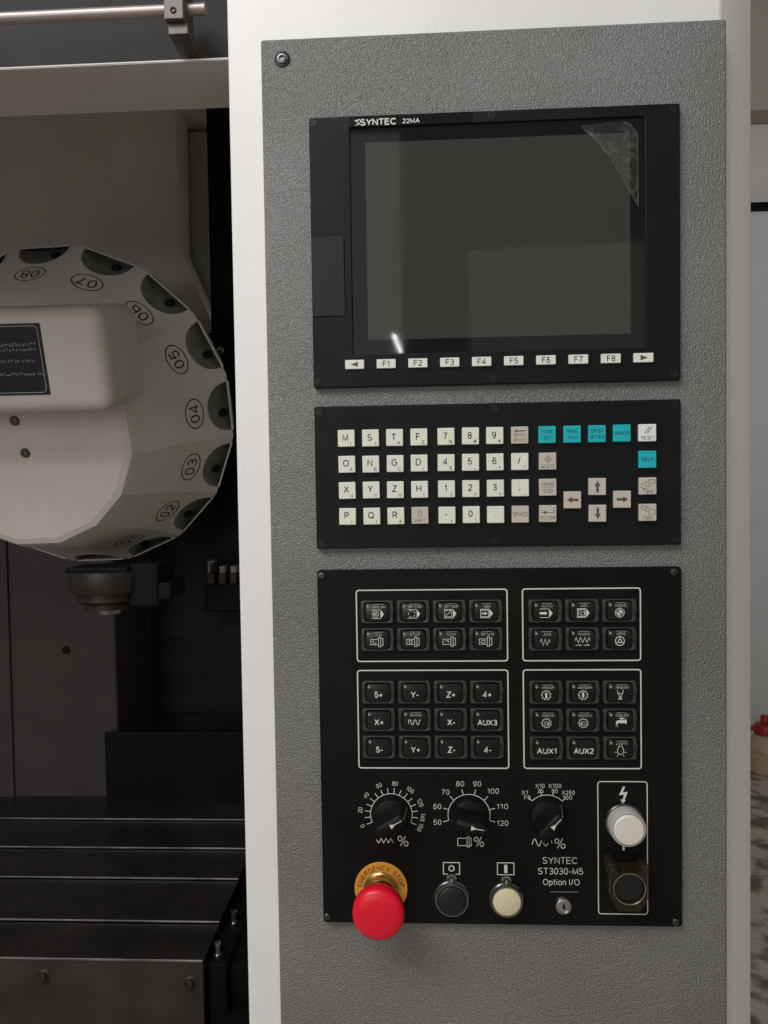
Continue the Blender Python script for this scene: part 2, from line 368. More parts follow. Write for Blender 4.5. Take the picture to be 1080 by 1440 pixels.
class Print:
    """flat print: everything in mm in the plane (x right, z up)"""
    def __init__(s): s.v = []; s.f = []; s.k = 0
    def add(s, vs, fs):
        n = len(s.v); s.v += [(x, z, s.k) for x, z in vs]; s.f += [tuple(i + n for i in f) for f in fs]; s.k = (s.k + 1) % 6
    def text(s, t, x, z, h, rot=0, bold=0, sx=1, w=None):
        """h: cap height in mm; centred at (x, z); w: total width in mm; bold thickens the stroke"""
        gap = .26; W_ = text_width(t, gap); kx = h * sx if not w else w / max(W_, .05)
        st = h * (.105 + bold * 3.0); c, q = math.cos(R(rot)), math.sin(R(rot)); cur = 0
        for ch in t:
            if ch == ' ': cur += .4; continue
            gw, L = FONT[ch]
            for pl_ in L:
                P = []
                for a, b in pl_:
                    u, w_ = (cur + a - W_ / 2) * kx, (b - .5) * h
                    P.append((x + u * c - w_ * q, z + u * q + w_ * c))
                closed = len(P) > 6 and (Vector(P[0]) - Vector(P[-1])).length < 1e-4
                s.line(P[:-1] if closed else P, st, closed)
            cur += gw + gap
        return s
    def fill(s, pts): s.add(pts, [tuple(range(len(pts)))]); return s
    def rect(s, x0, x1, z0, z1): return s.fill([(x0, z0), (x1, z0), (x1, z1), (x0, z1)])
    def line(s, pts, w, closed=False):
        n = len(pts); L = []; Rr = []
        for i, (x, z) in enumerate(pts):
            p = pts[i - 1] if (i > 0 or closed) else None; q = pts[(i + 1) % n] if (i < n - 1 or closed) else None
            d1 = Vector((x - p[0], z - p[1])).normalized() if p else None
            d2 = Vector((q[0] - x, q[1] - z)).normalized() if q else None
            d = ((d1 or d2) + (d2 or d1)); d = d.normalized() if d.length > 1e-6 else (d1 or d2)
            nr = Vector((-d.y, d.x)); c = max(.45, nr.dot(Vector((-(d1 or d2).y, (d1 or d2).x))))
            nr *= w / 2 / c
            L.append((x + nr.x, z + nr.y)); Rr.append((x - nr.x, z - nr.y))
        fs = [(n + i, n + (i + 1) % n, (i + 1) % n, i) for i in range(n if closed else n - 1)]
        s.add(L + Rr, fs); return s
    def box(s, x0, x1, z0, z1, w, r=0):
        return s.line(rrect(x0, x1, z0, z1, r, 4) if r else [(x0, z0), (x1, z0), (x1, z1), (x0, z1)], w, True)
    def circle(s, x, z, r, w, n=24, a0=0, a1=360):
        return s.line(circ(x, z, r, n, a0, a1), w, abs(a1 - a0) >= 360)
    def disc(s, x, z, r, n=16): return s.fill(circ(x, z, r, n))
    def mesh(s, name, m, y=0., lift=.00012):
        me = bpy.data.meshes.new(name)
        me.from_pydata([(x * .001, y - lift - k * .000012, z * .001) for x, z, k in s.v], [], s.f)
        me.materials.append(MT[m]); return me
    def build(s, name, m, parent, wloc=O, y=0., lift=.00012):
        return link(name, s.mesh(name, m, y, lift), parent, wloc)
    def build3(s, name, m, parent, org, right, up, nrm, lift=.0004):
        me = bpy.data.meshes.new(name)
        me.from_pydata([org + right * (x * .001) + up * (z * .001) + nrm * (lift + k * .00002) for x, z, k in s.v], [], s.f)
        me.materials.append(MT[m]); return link(name, me, parent, local=(0, 0, 0))
def mm(x, z, y=0.): return O + Vector((x * .001, y, z * .001))

# ------------------------------------------------------------------ setting: floor, room behind on the right, machine enclosure
def struct(o): o['kind'] = 'structure'; return o
def wbox(name, m, x0, x1, y0, y1, z0, z1, bev=0):
    """box in display coordinates (z from the display's top edge)"""
    return MB().box(x0, x1, y0, y1, z0, z1, bev).build(name, m)
g = MB(); g.poly([(-12, -12, -OZ), (12, -12, -OZ), (12, 8, -OZ), (-12, 8, -OZ)])
struct(g.build('floor', 'floor'))
struct(wbox('wall_rear', 'wall', .5, 7, 3.72, 3.85, -OZ, 3.0))
b = wbox('wall_board', 'board', 1.2, 5, 3.66, 3.715, -OZ, 1.15)
tag(b, 'blue-grey board on the rear wall right of the white pillar', 'wall panel')
b2 = MB().box(1.2, 5, 3.63, 3.712, 1.153, 1.19).build('edge_strip', 'dark', b); 
struct(wbox('soffit', 'soffit', 1.0, 5, 3.55, 3.7, 1.638, 2.6))
# enclosure
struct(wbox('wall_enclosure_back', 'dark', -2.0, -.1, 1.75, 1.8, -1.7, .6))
struct(wbox('wall_enclosure_left', 'casing', -1.75, -1.7, .1, 1.75, -1.7, .6))  # unseen wall, made pale to bounce light into the interior
struct(wbox('ceiling_added', 'casing', -1.7, -.1, .19, 1.75, .56, .6))  # unseen roof added to darken the interior, pale for some bounce
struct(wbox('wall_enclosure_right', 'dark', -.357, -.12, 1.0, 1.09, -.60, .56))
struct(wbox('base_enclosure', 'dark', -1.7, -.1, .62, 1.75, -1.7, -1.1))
struct(wbox('wall_enclosure_front', 'white', -1.7, -.0715, .12, .17, -OZ, -1.25))

# ------------------------------------------------------------------ white pillar and the textured door
pil = MB()
prof = [(-.0705, .02), (.3362, .02), (.3735, .05), (.3735, .12), (-.0705, .12)]
lo = [pil.bm.verts.new((x, y, -OZ)) for x, y in prof]; hi = [pil.bm.verts.new((x, y, .6)) for x, y in prof]
for i in range(5):
    j = (i + 1) % 5; pil.bm.faces.new((lo[i], lo[j], hi[j], hi[i]))
pil.bm.faces.new(hi); pil.bm.faces.new(lo[::-1])
bmesh.ops.bevel(pil.bm, geom=[e for e in pil.bm.edges if abs(e.verts[0].co.z - e.verts[1].co.z) > 1], offset=.0025, segments=3, affect='EDGES', profile=.5)
o = pil.build('machine_pillar', 'white', smooth=40)
tag(o, 'white painted sheet metal pillar carrying the grey textured panel', 'pillar')

door = thing('control_panel_door', 'grey hammertone textured door panel holding the three black units', 'panel', O + Vector((.148, .0125, -.95)))
MB().box(-.0395, .3355, .005, .0195, -.95, .0672, .0022, 3).build('door_sheet', 'hammer', door, smooth=35)
def hex_screw(parent, x, z, y, r, m='screw', name='screw'):
    """socket screw with washer: an outer ring, a sunk head and a hexagonal hole"""
    s = MB().lathe([(r * 1.0, y + .0002), (r * 1.0, y - .0008), (r * .80, y - .0010), (r * .72, y - .0001)], 28).build(name, m, parent, mm(x, z), 35)
    hd = MB().lathe([(r * .62, y), (r * .60, y - .0016), (r * .36, y - .0018), (r * .33, y - .0003), (0, y - .0003)], 6 * 4).build('screw_head', 'ring', s, mm(x, z), 35)
    return s
hex_screw(door, -21.8, 50.6, .005, .0066)

# ------------------------------------------------------------------ display unit
D = thing('display_unit', 'black control display with blank grey screen and row of F1 to F8 keys', 'display', mm(148.5, -219))
pl = MB()
pl.ring(rrect(0, .297, -.219, 0, .0015, 5), [(x, z) for x, z in rrect(.0333, .2695, -.1925, -.0092, .0008, 5)], 0, .0045, .0007)
pl.build('bezel', 'unit', D)
MB().prism(rrect(.0331, .2697, -.1927, -.0090, .0008, 5), .0016, .0044).build('screen_glass', 'glass', D)
MB().prism(rrect(.0455, .258, -.1807, -.0211, .0006, 3), .00145, .0030).build('screen', 'lcd', D)
st = MB().prism(rrect(.0325, .133, -.0088, -.0003, .0004, 2), -.0004, .001, .0002).build('logo_strip', 'gloss', D)
p = Print(); p.text('SYNTEC', 56.6, -5.6, 4.3, bold=.045, w=28.5); p.text('22MA', 83.2, -5.8, 3.2, bold=.03, w=13.5)
for k in (0, 1):
    zc = -4.6 - k * 2.3
    p.fill([(37.2, zc + 1.0 - .3), (41.8 - k * .6, zc + 1.8), (41.8 - k * .6, zc + .9), (39.0, zc + .1)] if k == 0 else [(37.2, zc - 1.1), (39.5, zc - .0), (42.0, zc + .9), (41.2, zc - .4)])
p.fill([(37.2, -3.9), (39.0, -4.6), (42.0, -6.0), (40.2, -6.1)])
p.build('logo_lettering', 'inkw', st, y=-.0004)
MB().prism(rrect(.0003, .0277, -.1612, -.0958, .0005, 3), -.00006, .001).build('flap_gap', 'hole', D)
f = MB().prism(rrect(.0006, .0272, -.1608, -.0962, .0005, 3), -.0008, .001, .0004).build('cover_flap', 'unit2', D)
MB().prism(rrect(.0262, .0268, -.1604, -.0966, .0002, 2), -.0011, -.0007).build('flap_edge', 'gloss', f)
KY = MB().prism(rrect(-.0078, .0078, -.0037, .0037, .0005, 3), -.0022, .0003, .0004).mesh('function_key', 'fkey')
fl_names = ['<', 'F1', 'F2', 'F3', 'F4', 'F5', 'F6', 'F7', 'F8', '>']
for i, t in enumerate(fl_names):
    k = link('function_key', KY, D, mm(34.3 + 25.87 * i, -200.8))
    p = Print()
    if t == '<': p.fill([(-3.2, 0), (2.6, -2.1), (2.6, 2.1)])
    elif t == '>': p.fill([(3.2, 0), (-2.6, 2.1), (-2.6, -2.1)])
    else: p.text(t, 0, 0, 4.3, bold=.014)
    p.build('key_legend', 'inkb' if t in '<>' else 'ink', k, mm(34.3 + 25.87 * i, -200.8), y=-.0022)
def dimple(parent, x, z, r, filled=False):
    s = MB().lathe([(r * 1.06, .0001), (r * 1.06, -.0004), (r * .86, -.0005), (r * .8, -.0001), (0, -.0001)], 24).build('screw_recess', 'unit2', parent, mm(x, z), 35)
    if filled: MB().lathe([(r * .62, -.0001), (r * .58, -.0013), (r * .3, -.0014), (r * .28, -.0002), (0, -.0002)], 18).build('screw', 'screw', s, mm(x, z), 35)
for x, z, q in ((4, -4.4, 0), (148.6, -4.1, 0), (4, -214.3, 1), (147.6, -214.4, 0), (292.6, -4.1, 0), (292.4, -213.8, 0)): dimple(D, x, z, .0034, q)
# peeling film on the glass corner
outl = [(219, -14.2), (253.0, -12.2), (258.5, -15.2), (264.0, -22.6), (264.2, -80), (243.2, -42), (234, -25.5), (223.5, -21.5)]
bmf = bmesh.new()
N = 26
def inside(x, z):
    c = False
    for i in range(len(outl)):
        (x1, z1), (x2, z2) = outl[i], outl[i - 1]
        if (z1 > z) != (z2 > z) and x < (x2 - x1) * (z - z1) / (z2 - z1) + x1: c = not c
    return c
vs = [bmf.verts.new((x * .001, 0, z * .001)) for x, z in outl]
bmf.faces.new(vs)
bmesh.ops.triangulate(bmf, faces=bmf.faces)
for _ in range(4): bmesh.ops.subdivide_edges(bmf, edges=bmf.edges, cuts=1, use_grid_fill=True)
for v in bmf.verts:
    x, z = v.co.x * 1000, v.co.z * 1000
    v.co.y = .0011 - .0005 * abs(math.sin(x * .55 + z * .23)) * abs(math.sin(z * .31 - x * .2)) - random.random() * .00008
me = bpy.data.meshes.new('peeling_film'); bmf.to_mesh(me); bmf.free(); me.materials.append(MT['film'])
for q in me.polygons: q.use_smooth = True
pf = link('peeling_film', me, D)
e = Print(); e.line(outl[1:5], .2); e.line(outl[4:6], .14); e.build('film_edge', 'inkf', pf, y=.0008)

# ------------------------------------------------------------------ keyboard unit
K = thing('keyboard_unit', 'black keyboard panel with ivory letter keys and five teal keys', 'keyboard', mm(148.5, -351.8))
MB().prism(rrect(0, .297, -.3518, -.2343, .0012, 4), 0, .0045, .0007).build('keyboard_plate', 'unit', K)
for x, z, q in ((4.4, -239.2, 0), (148.6, -239.0, 0), (4.6, -347.5, 0), (147.6, -347.8, 1), (292.8, -238.8, 0), (293, -347.2, 0)): dimple(K, x, z, .0034, q)
CX = [26.5, 46.35, 66.2, 86, 108, 127.9, 147.75, 167.75, 189.9, 209.8, 229.7, 249.6, 269.7]
RZ = [-261, -282.4, -303.75, -325.2]
KM = {m: MB().prism(rrect(-.0069, .0069, -.0069, .0069, .0006, 3), -.003, .0003, .0005).mesh('key', m) for m in ('key', 'keyw', 'keyg', 'keyt')}
rows = [[('M', 'I'), ('S', 'J'), ('T', 'K'), ('F', 'E'), ('7', '%'), ('8', '@'), ('9', '#')],
        [('O', 'A'), ('N', 'B'), ('G', 'C'), ('D', 'L'), ('4', '$'), ('5', '_'), ('6', '='), ('/', '*')],
        [('X', 'U'), ('Y', 'V'), ('Z', 'W'), ('H', '['), ('1', ']'), ('2', '<'), ('3', '>'), (';', '_')],
        [('P', '('), ('Q', ')'), ('R', '&'), None, ('-', '+'), ('0', '\\'), ('.', ',')]]
def key(m, x, z, pr, ink):
    x += random.uniform(-.12, .12); z += random.uniform(-.12, .12)
    k = link('key', KM[m], K, mm(x, z)); k.rotation_euler = (0, R(random.uniform(-.7, .7)), 0)
    pr.build('key_legend', ink, k, mm(x, z), y=-.003)
for r, row in enumerate(rows):
    for c, it in enumerate(row):
        if not it: continue
        p = Print(); p.text(it[0], -.7, .9 if r else .4, 4.8, bold=.016)
        zz = -4.3
        p.text(it[1], 3.6, zz if it[1] not in '_' else zz - .2, 2.5, bold=.008)
        if it == ('H', '['): p.text('.', 5.0, zz + 1.2, 2.3)
        key('key', CX[c], RZ[r], p, 'ink')
def arrow(p, x, z, L, w, hw, hl, ang):
    c, s = math.cos(R(ang)), math.sin(R(ang))
    P = [(-L / 2, -w / 2), (L / 2 - hl, -w / 2), (L / 2 - hl, -hw / 2), (L / 2, 0), (L / 2 - hl, hw / 2), (L / 2 - hl, w / 2), (-L / 2, w / 2)]
    p.fill([(x + a * c - b * s, z + a * s + b * c) for a, b in P]); return p
# beige keys
p = Print(); p.text('SHIFT', 0, -4.0, 2.2, w=9.6)
p.line([(0, 4.6), (-1.8, 2.6), (-1, 2.6), (-1, -.6), (1, -.6), (1, 2.6), (1.8, 2.6)], .28, True); key('keyg', CX[3], RZ[3], p, 'inkb')
p = Print(); arrow(p, 0, 3.4, 9.4, .8, 2.4, 2.6, 180); p.text('BACK', 0, .2, 2.4, w=8.6); p.text('SPACE', 0, -3.9, 2.4, w=10.4); key('keyg', CX[7], RZ[0], p, 'inkb')
p = Print(); p.text('SPACE', 0, 0, 3.0, w=11.8); key('keyg', CX[7], RZ[3], p, 'inkb')
p = Print(); p.text('DELETE', 0, -4.2, 2.6, w=10.8)
p.line([(-2.4, 1.4), (.6, 4.6), (3.0, 1.6), (0, -1.6)], .35, True); p.line([(-1, .6), (.6, 2.4), (1.8, 1.2)], .3); p.line([(-.4, -.2), (1.2, 1.4)], .3); key('keyg', CX[8], RZ[1], p, 'inkb')
p = Print(); p.text('HOME', 0, 2.6, 2.7, w=9.6); p.text('END', .2, -2.8, 2.7, w=7); p.rect(-4.8, 5, -.1, .12); key('keyg', CX[8], RZ[2], p, 'inkb')
p = Print(); p.text('ENTER', 0, -3.6, 2.9, w=11.6); p.line([(4.7, 5), (4.7, 1), (-1.5, 1)], .4); p.fill([(-4.8, 1), (-1.4, -.3), (-1.4, 2.3)]); key('keyg', CX[8], RZ[3], p, 'inkb')
for cx, z, a in ((229.65, -303.6, 90), (209.75, -314.3, 180), (229.65, -325.3, -90), (249.55, -314.3, 0)):
    p = Print(); arrow(p, 0, 0, 9.2, 2.0, 5.0, 4.2, a); key('keyg', cx, z, p, 'inkb')
for zr, t in ((2, 'PgUp'), (3, 'PgDn')):
    p = Print(); p.text(t, .2, -4.0, 2.5, w=7.4)
    if zr == 2: p.box(1, 5.4, 1.8, 5, .3); p.line([(1, 3.4), (-2, 3.4), (-2, 0), (2.4, 0), (2.4, 1.6)], .3); p.line([(-2, 2), (-5, 2), (-5, -1.8), (0, -1.8), (0, -.2)], .3)
    else: p.box(.8, 5.6, -1.4, 2.2, .32); p.line([(.8, .6), (-2, .6), (-2, 3.6), (2.4, 3.6), (2.4, 2.4)], .3); p.line([(-2, 2.2), (-5, 2.2), (-5, 5.2), (0, 5.2), (0, 3.8)], .3)
    key('keyg', CX[12], RZ[zr], p, 'inkb')
for c, (a, b_) in enumerate((('COOR', 'DIN'), ('PROG', 'RAM'), ('OFFSET', 'SETTING'), ('MONITOR', ''))):
    p = Print()
    if b_: p.text(a, 0, 2.3, 2.6, w=7.6 if c < 2 else 9.6, bold=.01); p.text(b_, .6 if c < 2 else 0, -2.6, 2.6, w=6.4 if c < 2 else 11.4, bold=.01)
    else: p.text(a, 0, 0, 2.6, w=11.6, bold=.01)
    key('keyt', CX[8 + c], RZ[0], p, 'inkt')
p = Print(); p.text('RESET', .2, -4, 2.6, w=10); p.line([(-2.2, -.4), (1.6, 5)], .45); p.line([(-.2, -.4), (3.6, 5)], .45); key('keyw', CX[12], RZ[0], p, 'ink')
p = Print(); p.text('HELP', 0, 0, 3.0, w=8.6, bold=.01); key('keyt', CX[12], RZ[1], p, 'inkt')

# ------------------------------------------------------------------ operator panel
P_ = thing('operator_panel', 'black operator panel with push buttons, three dials and red emergency stop', 'control panel', mm(148.5, -667.2))
MB().prism(rrect(0, .297, -.6672, -.3697, .0022, 5), 0, .0045, .0005).build('panel_plate', 'plate', P_)
for x, z in ((3.8, -374), (291.2, -374), (3.3, -662.4), (291.6, -663.3)):
    s = MB().lathe([(.0029, .0001), (.0029, -.0007), (.0024, -.0013), (.0012, -.0015), (.0011, -.0004), (0, -.0004)], 24).build('screw', 'ring', P_, mm(x, z), 35)
    c = Print(); c.rect(-1.9, 1.9, -.25, .25); c.build('screw_slot', 'hole', s, mm(x, z), y=-.0015)
for x0, x1, z0, z1 in ((32.3, 156.4, -446, -386.7), (169, 264.2, -446, -386.7), (32.2, 156.4, -535.5, -453.6), (169, 264.3, -535.5, -453.6)):
    p = Print(); p.line(rrect(x0, x1, z0, z1, 2.2, 5), 1.0, True); p.build('printed_border', 'inkw', P_)
FR = MB()
FR.ring(rrect(-.0134, .0134, -.00935, .00935, .0018, 5), rrect(-.0104, .0104, -.0081, .0081, .0028, 5), -.0030, .0002, .0006)
FR.box(-.01275, -.0120, -.0034, -.0018, -.0038, .0038); FR.box(.0120, .01275, -.0034, -.0018, -.0038, .0038)
FR.box(-.01345, -.0128, -.0036, -.0012, .0010, .0042, .0002); FR.box(.0128, .01345, -.0036, -.0012, -.0010, .0042, .0002)
FRM = FR.mesh('push_button', 'frame', 35)
CPM = MB().prism(rrect(-.0098, .0098, -.0075, .0075, .0026, 6), -.0038, .0002, .0011, 3).mesh('key_cap', 'cap', 40)
LDM = MB().lathe([(.0012, -.0037), (.0011, -.0041), (.0006, -.0044), (0, -.00445)], 10).mesh('indicator', 'led', 60)
SLM = MB().box(-.0002, .0002, -.00335, -.003, -.0036, .0036).mesh('side_slot', 'hole')
def abox(p, full=True):                 # arrow-ended box outline
    p.line([(-4.6, 1.9), (2.9, 1.9)], .42); p.line([(-4.6, -5.1), (2.9, -5.1)], .42)
    p.fill([(2.9, 2.1), (2.9, -5.3), (5.7, -1.6)])
def spin(p):                             # spindle with flange
    p.box(-5.6, .9, -3.9, .4, .42); p.box(.9, 2.7, -5.6, 2.2, .42); p.box(2.7, 4.6, -4.6, 1.2, .42)
def gear(p, x, z, r):
    L = []
    for i in range(9):
        for a, k in ((0, .78), (10, 1.0), (24, 1.0), (30, .78)):
            L.append((x + r * k * math.cos(R(i * 40 + a)), z + r * k * math.sin(R(i * 40 + a))))
    p.line(L, .42, True)
def icon(name, p):
    z = -1.6
    if name == 'MPG SIM': abox(p); p.circle(-1.2, z, 2.6, .4); p.circle(-1.2, z, .9, .35); p.line([(-3, z + 1.8), (.6, z - 1.8)], .3); p.line([(-3, z - 1.8), (.6, z + 1.8)], .3); p.line([(-3.7, z), (-2.2, z)], .4)
    elif name == 'OPT.STOP': abox(p); [p.circle(-1.2, z, 2.7, .4, 6, a, a + 45) for a in range(10, 360, 72)]
    elif name == 'OPT.SKIP': abox(p); p.box(-3.9, 1.9, -4.2, 1.0, .4); p.line([(-3.7, -4.0), (1.7, .8)], .4)
    elif name == 'SBK': abox(p); p.box(-4.2, 2.0, -4.3, 1.1, .5); arrow(p, -1.1, z, 4.2, 1.2, 3, 1.8, 0)
    elif name == 'CW': spin(p); p.circle(-2.4, -1.8, 1.3, .4, 10, 150, 350); p.fill([(-4.4, -1.4), (-3, -1.5), (-3.6, -.4)])
    elif name == 'STOP': spin(p); p.circle(-2.4, -1.75, 1.35, .45, 16)
    elif name == 'CCW': spin(p); p.circle(-2.4, -2.0, 1.3, .4, 10, 20, 160); p.fill([(-.6, -2.3), (-1.9, -2.0), (-.9, -.8)])
    elif name == 'SP.M19': spin(p); p.circle(-2.4, -2.6, 2.0, .42, 10, 25, 155); p.circle(-2.4, -1.0, 2.0, .42, 10, 205, 335)
    elif name == 'AUTO': abox(p); arrow(p, -1.5, z, 6.2, 1.9, 3.2, 2.0, 0)
    elif name == 'MDI': abox(p); p.box(-4.0, 2.0, -4.5, 1.3, .5); p.line([(-3, -3.4), (-3, .2), (-1.6, .2)], .4); p.circle(.2, -1.8, 1.4, .42, 12, -60, 200); p.line([(-2, -2), (-1, -3.4), (.6, -3.4)], .45)
    elif name == 'HOME': p.circle(0, z, 3.6, .42, 28); p.circle(0, z, 2.2, .4, 20); p.fill([(0, z)] + circ(0, z, 2.1, 6, 0, 90)); p.fill([(0, z)] + circ(0, z, 2.1, 6, 180, 270)); p.line([(0, z + 4.3), (0, z - 4.3)], .35); p.line([(-3.6, z), (3.6, z)], .35)
    elif name == 'JOG': p.line([(-4.4, z - .6), (-3.6, z + 2), (-2.0, z - 3.2), (-.4, z + 2), (1.2, z - 3.2), (2.6, z + 1.6), (3.4, z - 1)], .42)
    elif name == 'INJOG': p.line([(-6.2, z + .6), (-5.2, z + 3), (-3.4, z - 1.2), (-1.7, z + 3), (0, z - 1.2), (1.7, z + 3), (3.4, z - 1.2), (5, z + 3), (5.8, z + .6)], .42); arrow(p, -3.2, z - 3.2, 5, .4, 1.4, 1.6, 0); arrow(p, 3.2, z - 3.2, 5, .4, 1.4, 1.6, 0)
    elif name == 'MPG': p.circle(0, z, 3.6, .6, 28); p.circle(0, z, 1.3, .6, 16); [p.line([(1.6 * math.cos(R(a)), z + 1.6 * math.sin(R(a))), (3.3 * math.cos(R(a)), z + 3.3 * math.sin(R(a)))], .6) for a in (90, 210, 330)]
    elif name == 'RAPID':
        p.line([(-5, z - 1.2)] + [(-5 + 10 * i / 40, z + 1.9 * max(-1, min(1, 1.6 * math.sin(2 * math.pi * 2.25 * i / 40 + .4)))) for i in range(41)], .5)
    elif name.startswith('MAG'):
        gear(p, 0, z - .3, 3.9)
        if 'UP' in name: arrow(p, 0, z - .3, 4.6, 1.5, 2.9, 1.9, 90)
        elif 'DOWN' in name: arrow(p, 0, z - .3, 4.6, 1.5, 2.9, 1.9, -90)
        else:
            sg = 1 if 'CCW' in name else -1
            p.circle(0, z - 1.3, 1.9, .45, 10, 30, 150); p.fill([(-sg * 2.4, z - 1.6), (-sg * .6, z - .9), (-sg * 1.9, z + .3)]); p.rect(-1.8, 1.8, z - 1.9, z - 1.5)
    elif name == 'AIR BLOW': p.line([(-2.4, 2.2), (-1.9, -.6), (-.9, -2.0), (-.9, -2.6)], .45); p.line([(2.4, 2.2), (1.9, -.6), (.9, -2.0), (.9, -2.6)], .45); p.line([(-1.9, -.6), (1.9, -.6)], .4); p.rect(-1, 1, -3.2, -2.7); [p.disc(a, b_, .45, 8) for a, b_ in ((0, -3.9), (-.8, -4.4), (.8, -4.4), (-1.1, -5.2), (0, -5.0), (1.1, -5.3))]
    elif name == 'COOLANT': p.rect(-.9, 4.6, -1.9, .6); p.rect(4.0, 5.0, -2.5, 1.2); p.rect(.8, 1.9, .6, 1.6); p.rect(-.9, 3.6, 1.6, 2.4); p.fill([(-.9, .6), (-2.6, .2), (-3.6, -1.2), (-3.6, -2.6), (-1.9, -2.6), (-1.8, -1.6), (-.9, -1.4)]); [p.disc(a, b_, .35, 8) for a, b_ in ((-3.2, -3.3), (-2.2, -3.4), (-3.5, -4.3), (-2.5, -4.6))]
    elif name == 'LIGHT': p.line([(-1.2, 2.2), (1.2, 2.2), (1.7, 1.0), (2.6, -1.2), (2.0, -3.6), (.9, -4.4), (-.9, -4.4), (-2.0, -3.6), (-2.6, -1.2), (-1.7, 1.0)], .45, True); [p.line([(x0, z0), (x1, z1)], .4) for x0, z0, x1, z1 in ((-3, -3.2, -4.8, -2.6), (3, -3.2, 4.8, -2.6), (-2, -4.9, -2.9, -6.2), (2, -4.9, 2.9, -6.2))]
def button(x, z, t):
    b = link('push_button', FRM, P_, mm(x, z))
    c = link('key_cap', CPM, b, mm(x, z))
    link('indicator', LDM, b, mm(x - 7.4, z + 4.6))
    for sx in (-1, 1): link('side_slot', SLM, b, mm(x + sx * 11.4, z - .4))
    p = Print()
    if t in ('5+', 'Y-', 'Z+', '4+', 'X+', 'X-', '5-', 'Y+', 'Z-', '4-'):
        p.text(t, .4, -1.6, 4.3, bold=.03)
    elif t.startswith('AUX'):
        p.text(t, .2, -1.9, 3.9, bold=.03, w=15.4)
    else:
        w = {'MPG SIM': 10.6, 'OPT.STOP': 11, 'OPT.SKIP': 11, 'MAG.DOWN': 11, 'MAG.CCW': 10.6, 'AIR BLOW': 10.4, 'COOLANT': 10.4, 'MAG.UP': 9.4, 'MAG.CW': 9.8}.get(t)
        p.text(t, 1.6 if w else 1.2, 4.3, 1.9, bold=-.004, w=w, sx=1.2)
        xx = -3.0
        while xx < 5.0:
            L = random.uniform(.5, 1.2); p.rect(xx, xx + L, 6.35, 6.6); xx += L + random.uniform(.2, .5)
        icon(t, p)
    p.build('button_legend', 'inkw', b, mm(x, z), y=-.0038)
for r, row in enumerate((('MPG SIM', 'OPT.STOP', 'OPT.SKIP', 'SBK'), ('CW', 'STOP', 'CCW', 'SP.M19'))):
    for c, t in enumerate(row): button((49.5, 79.3, 109, 138.7)[c], -404.4 - 23 * r, t)
for r, row in enumerate((('AUTO', 'MDI', 'HOME'), ('JOG', 'INJOG', 'MPG'))):
    for c, t in enumerate(row): button(187 + 29.8 * c, -404.6 - 23.1 * r, t)
for r, row in enumerate((('5+', 'Y-', 'Z+', '4+'), ('X+', 'RAPID', 'X-', 'AUX3'), ('5-', 'Y+', 'Z-', '4-'))):
    for c, t in enumerate(row): button((49.4, 79.3, 109, 138.7)[c], -471.3 - 22.95 * r, t)
for r, row in enumerate((('MAG.UP', 'MAG.DOWN', 'AIR BLOW'), ('MAG.CW', 'MAG.CCW', 'COOLANT'), ('AUX1', 'AUX2', 'LIGHT'))):
    for c, t in enumerate(row): button(187 + 29.85 * c, -471.6 - 23.1 * r, t)

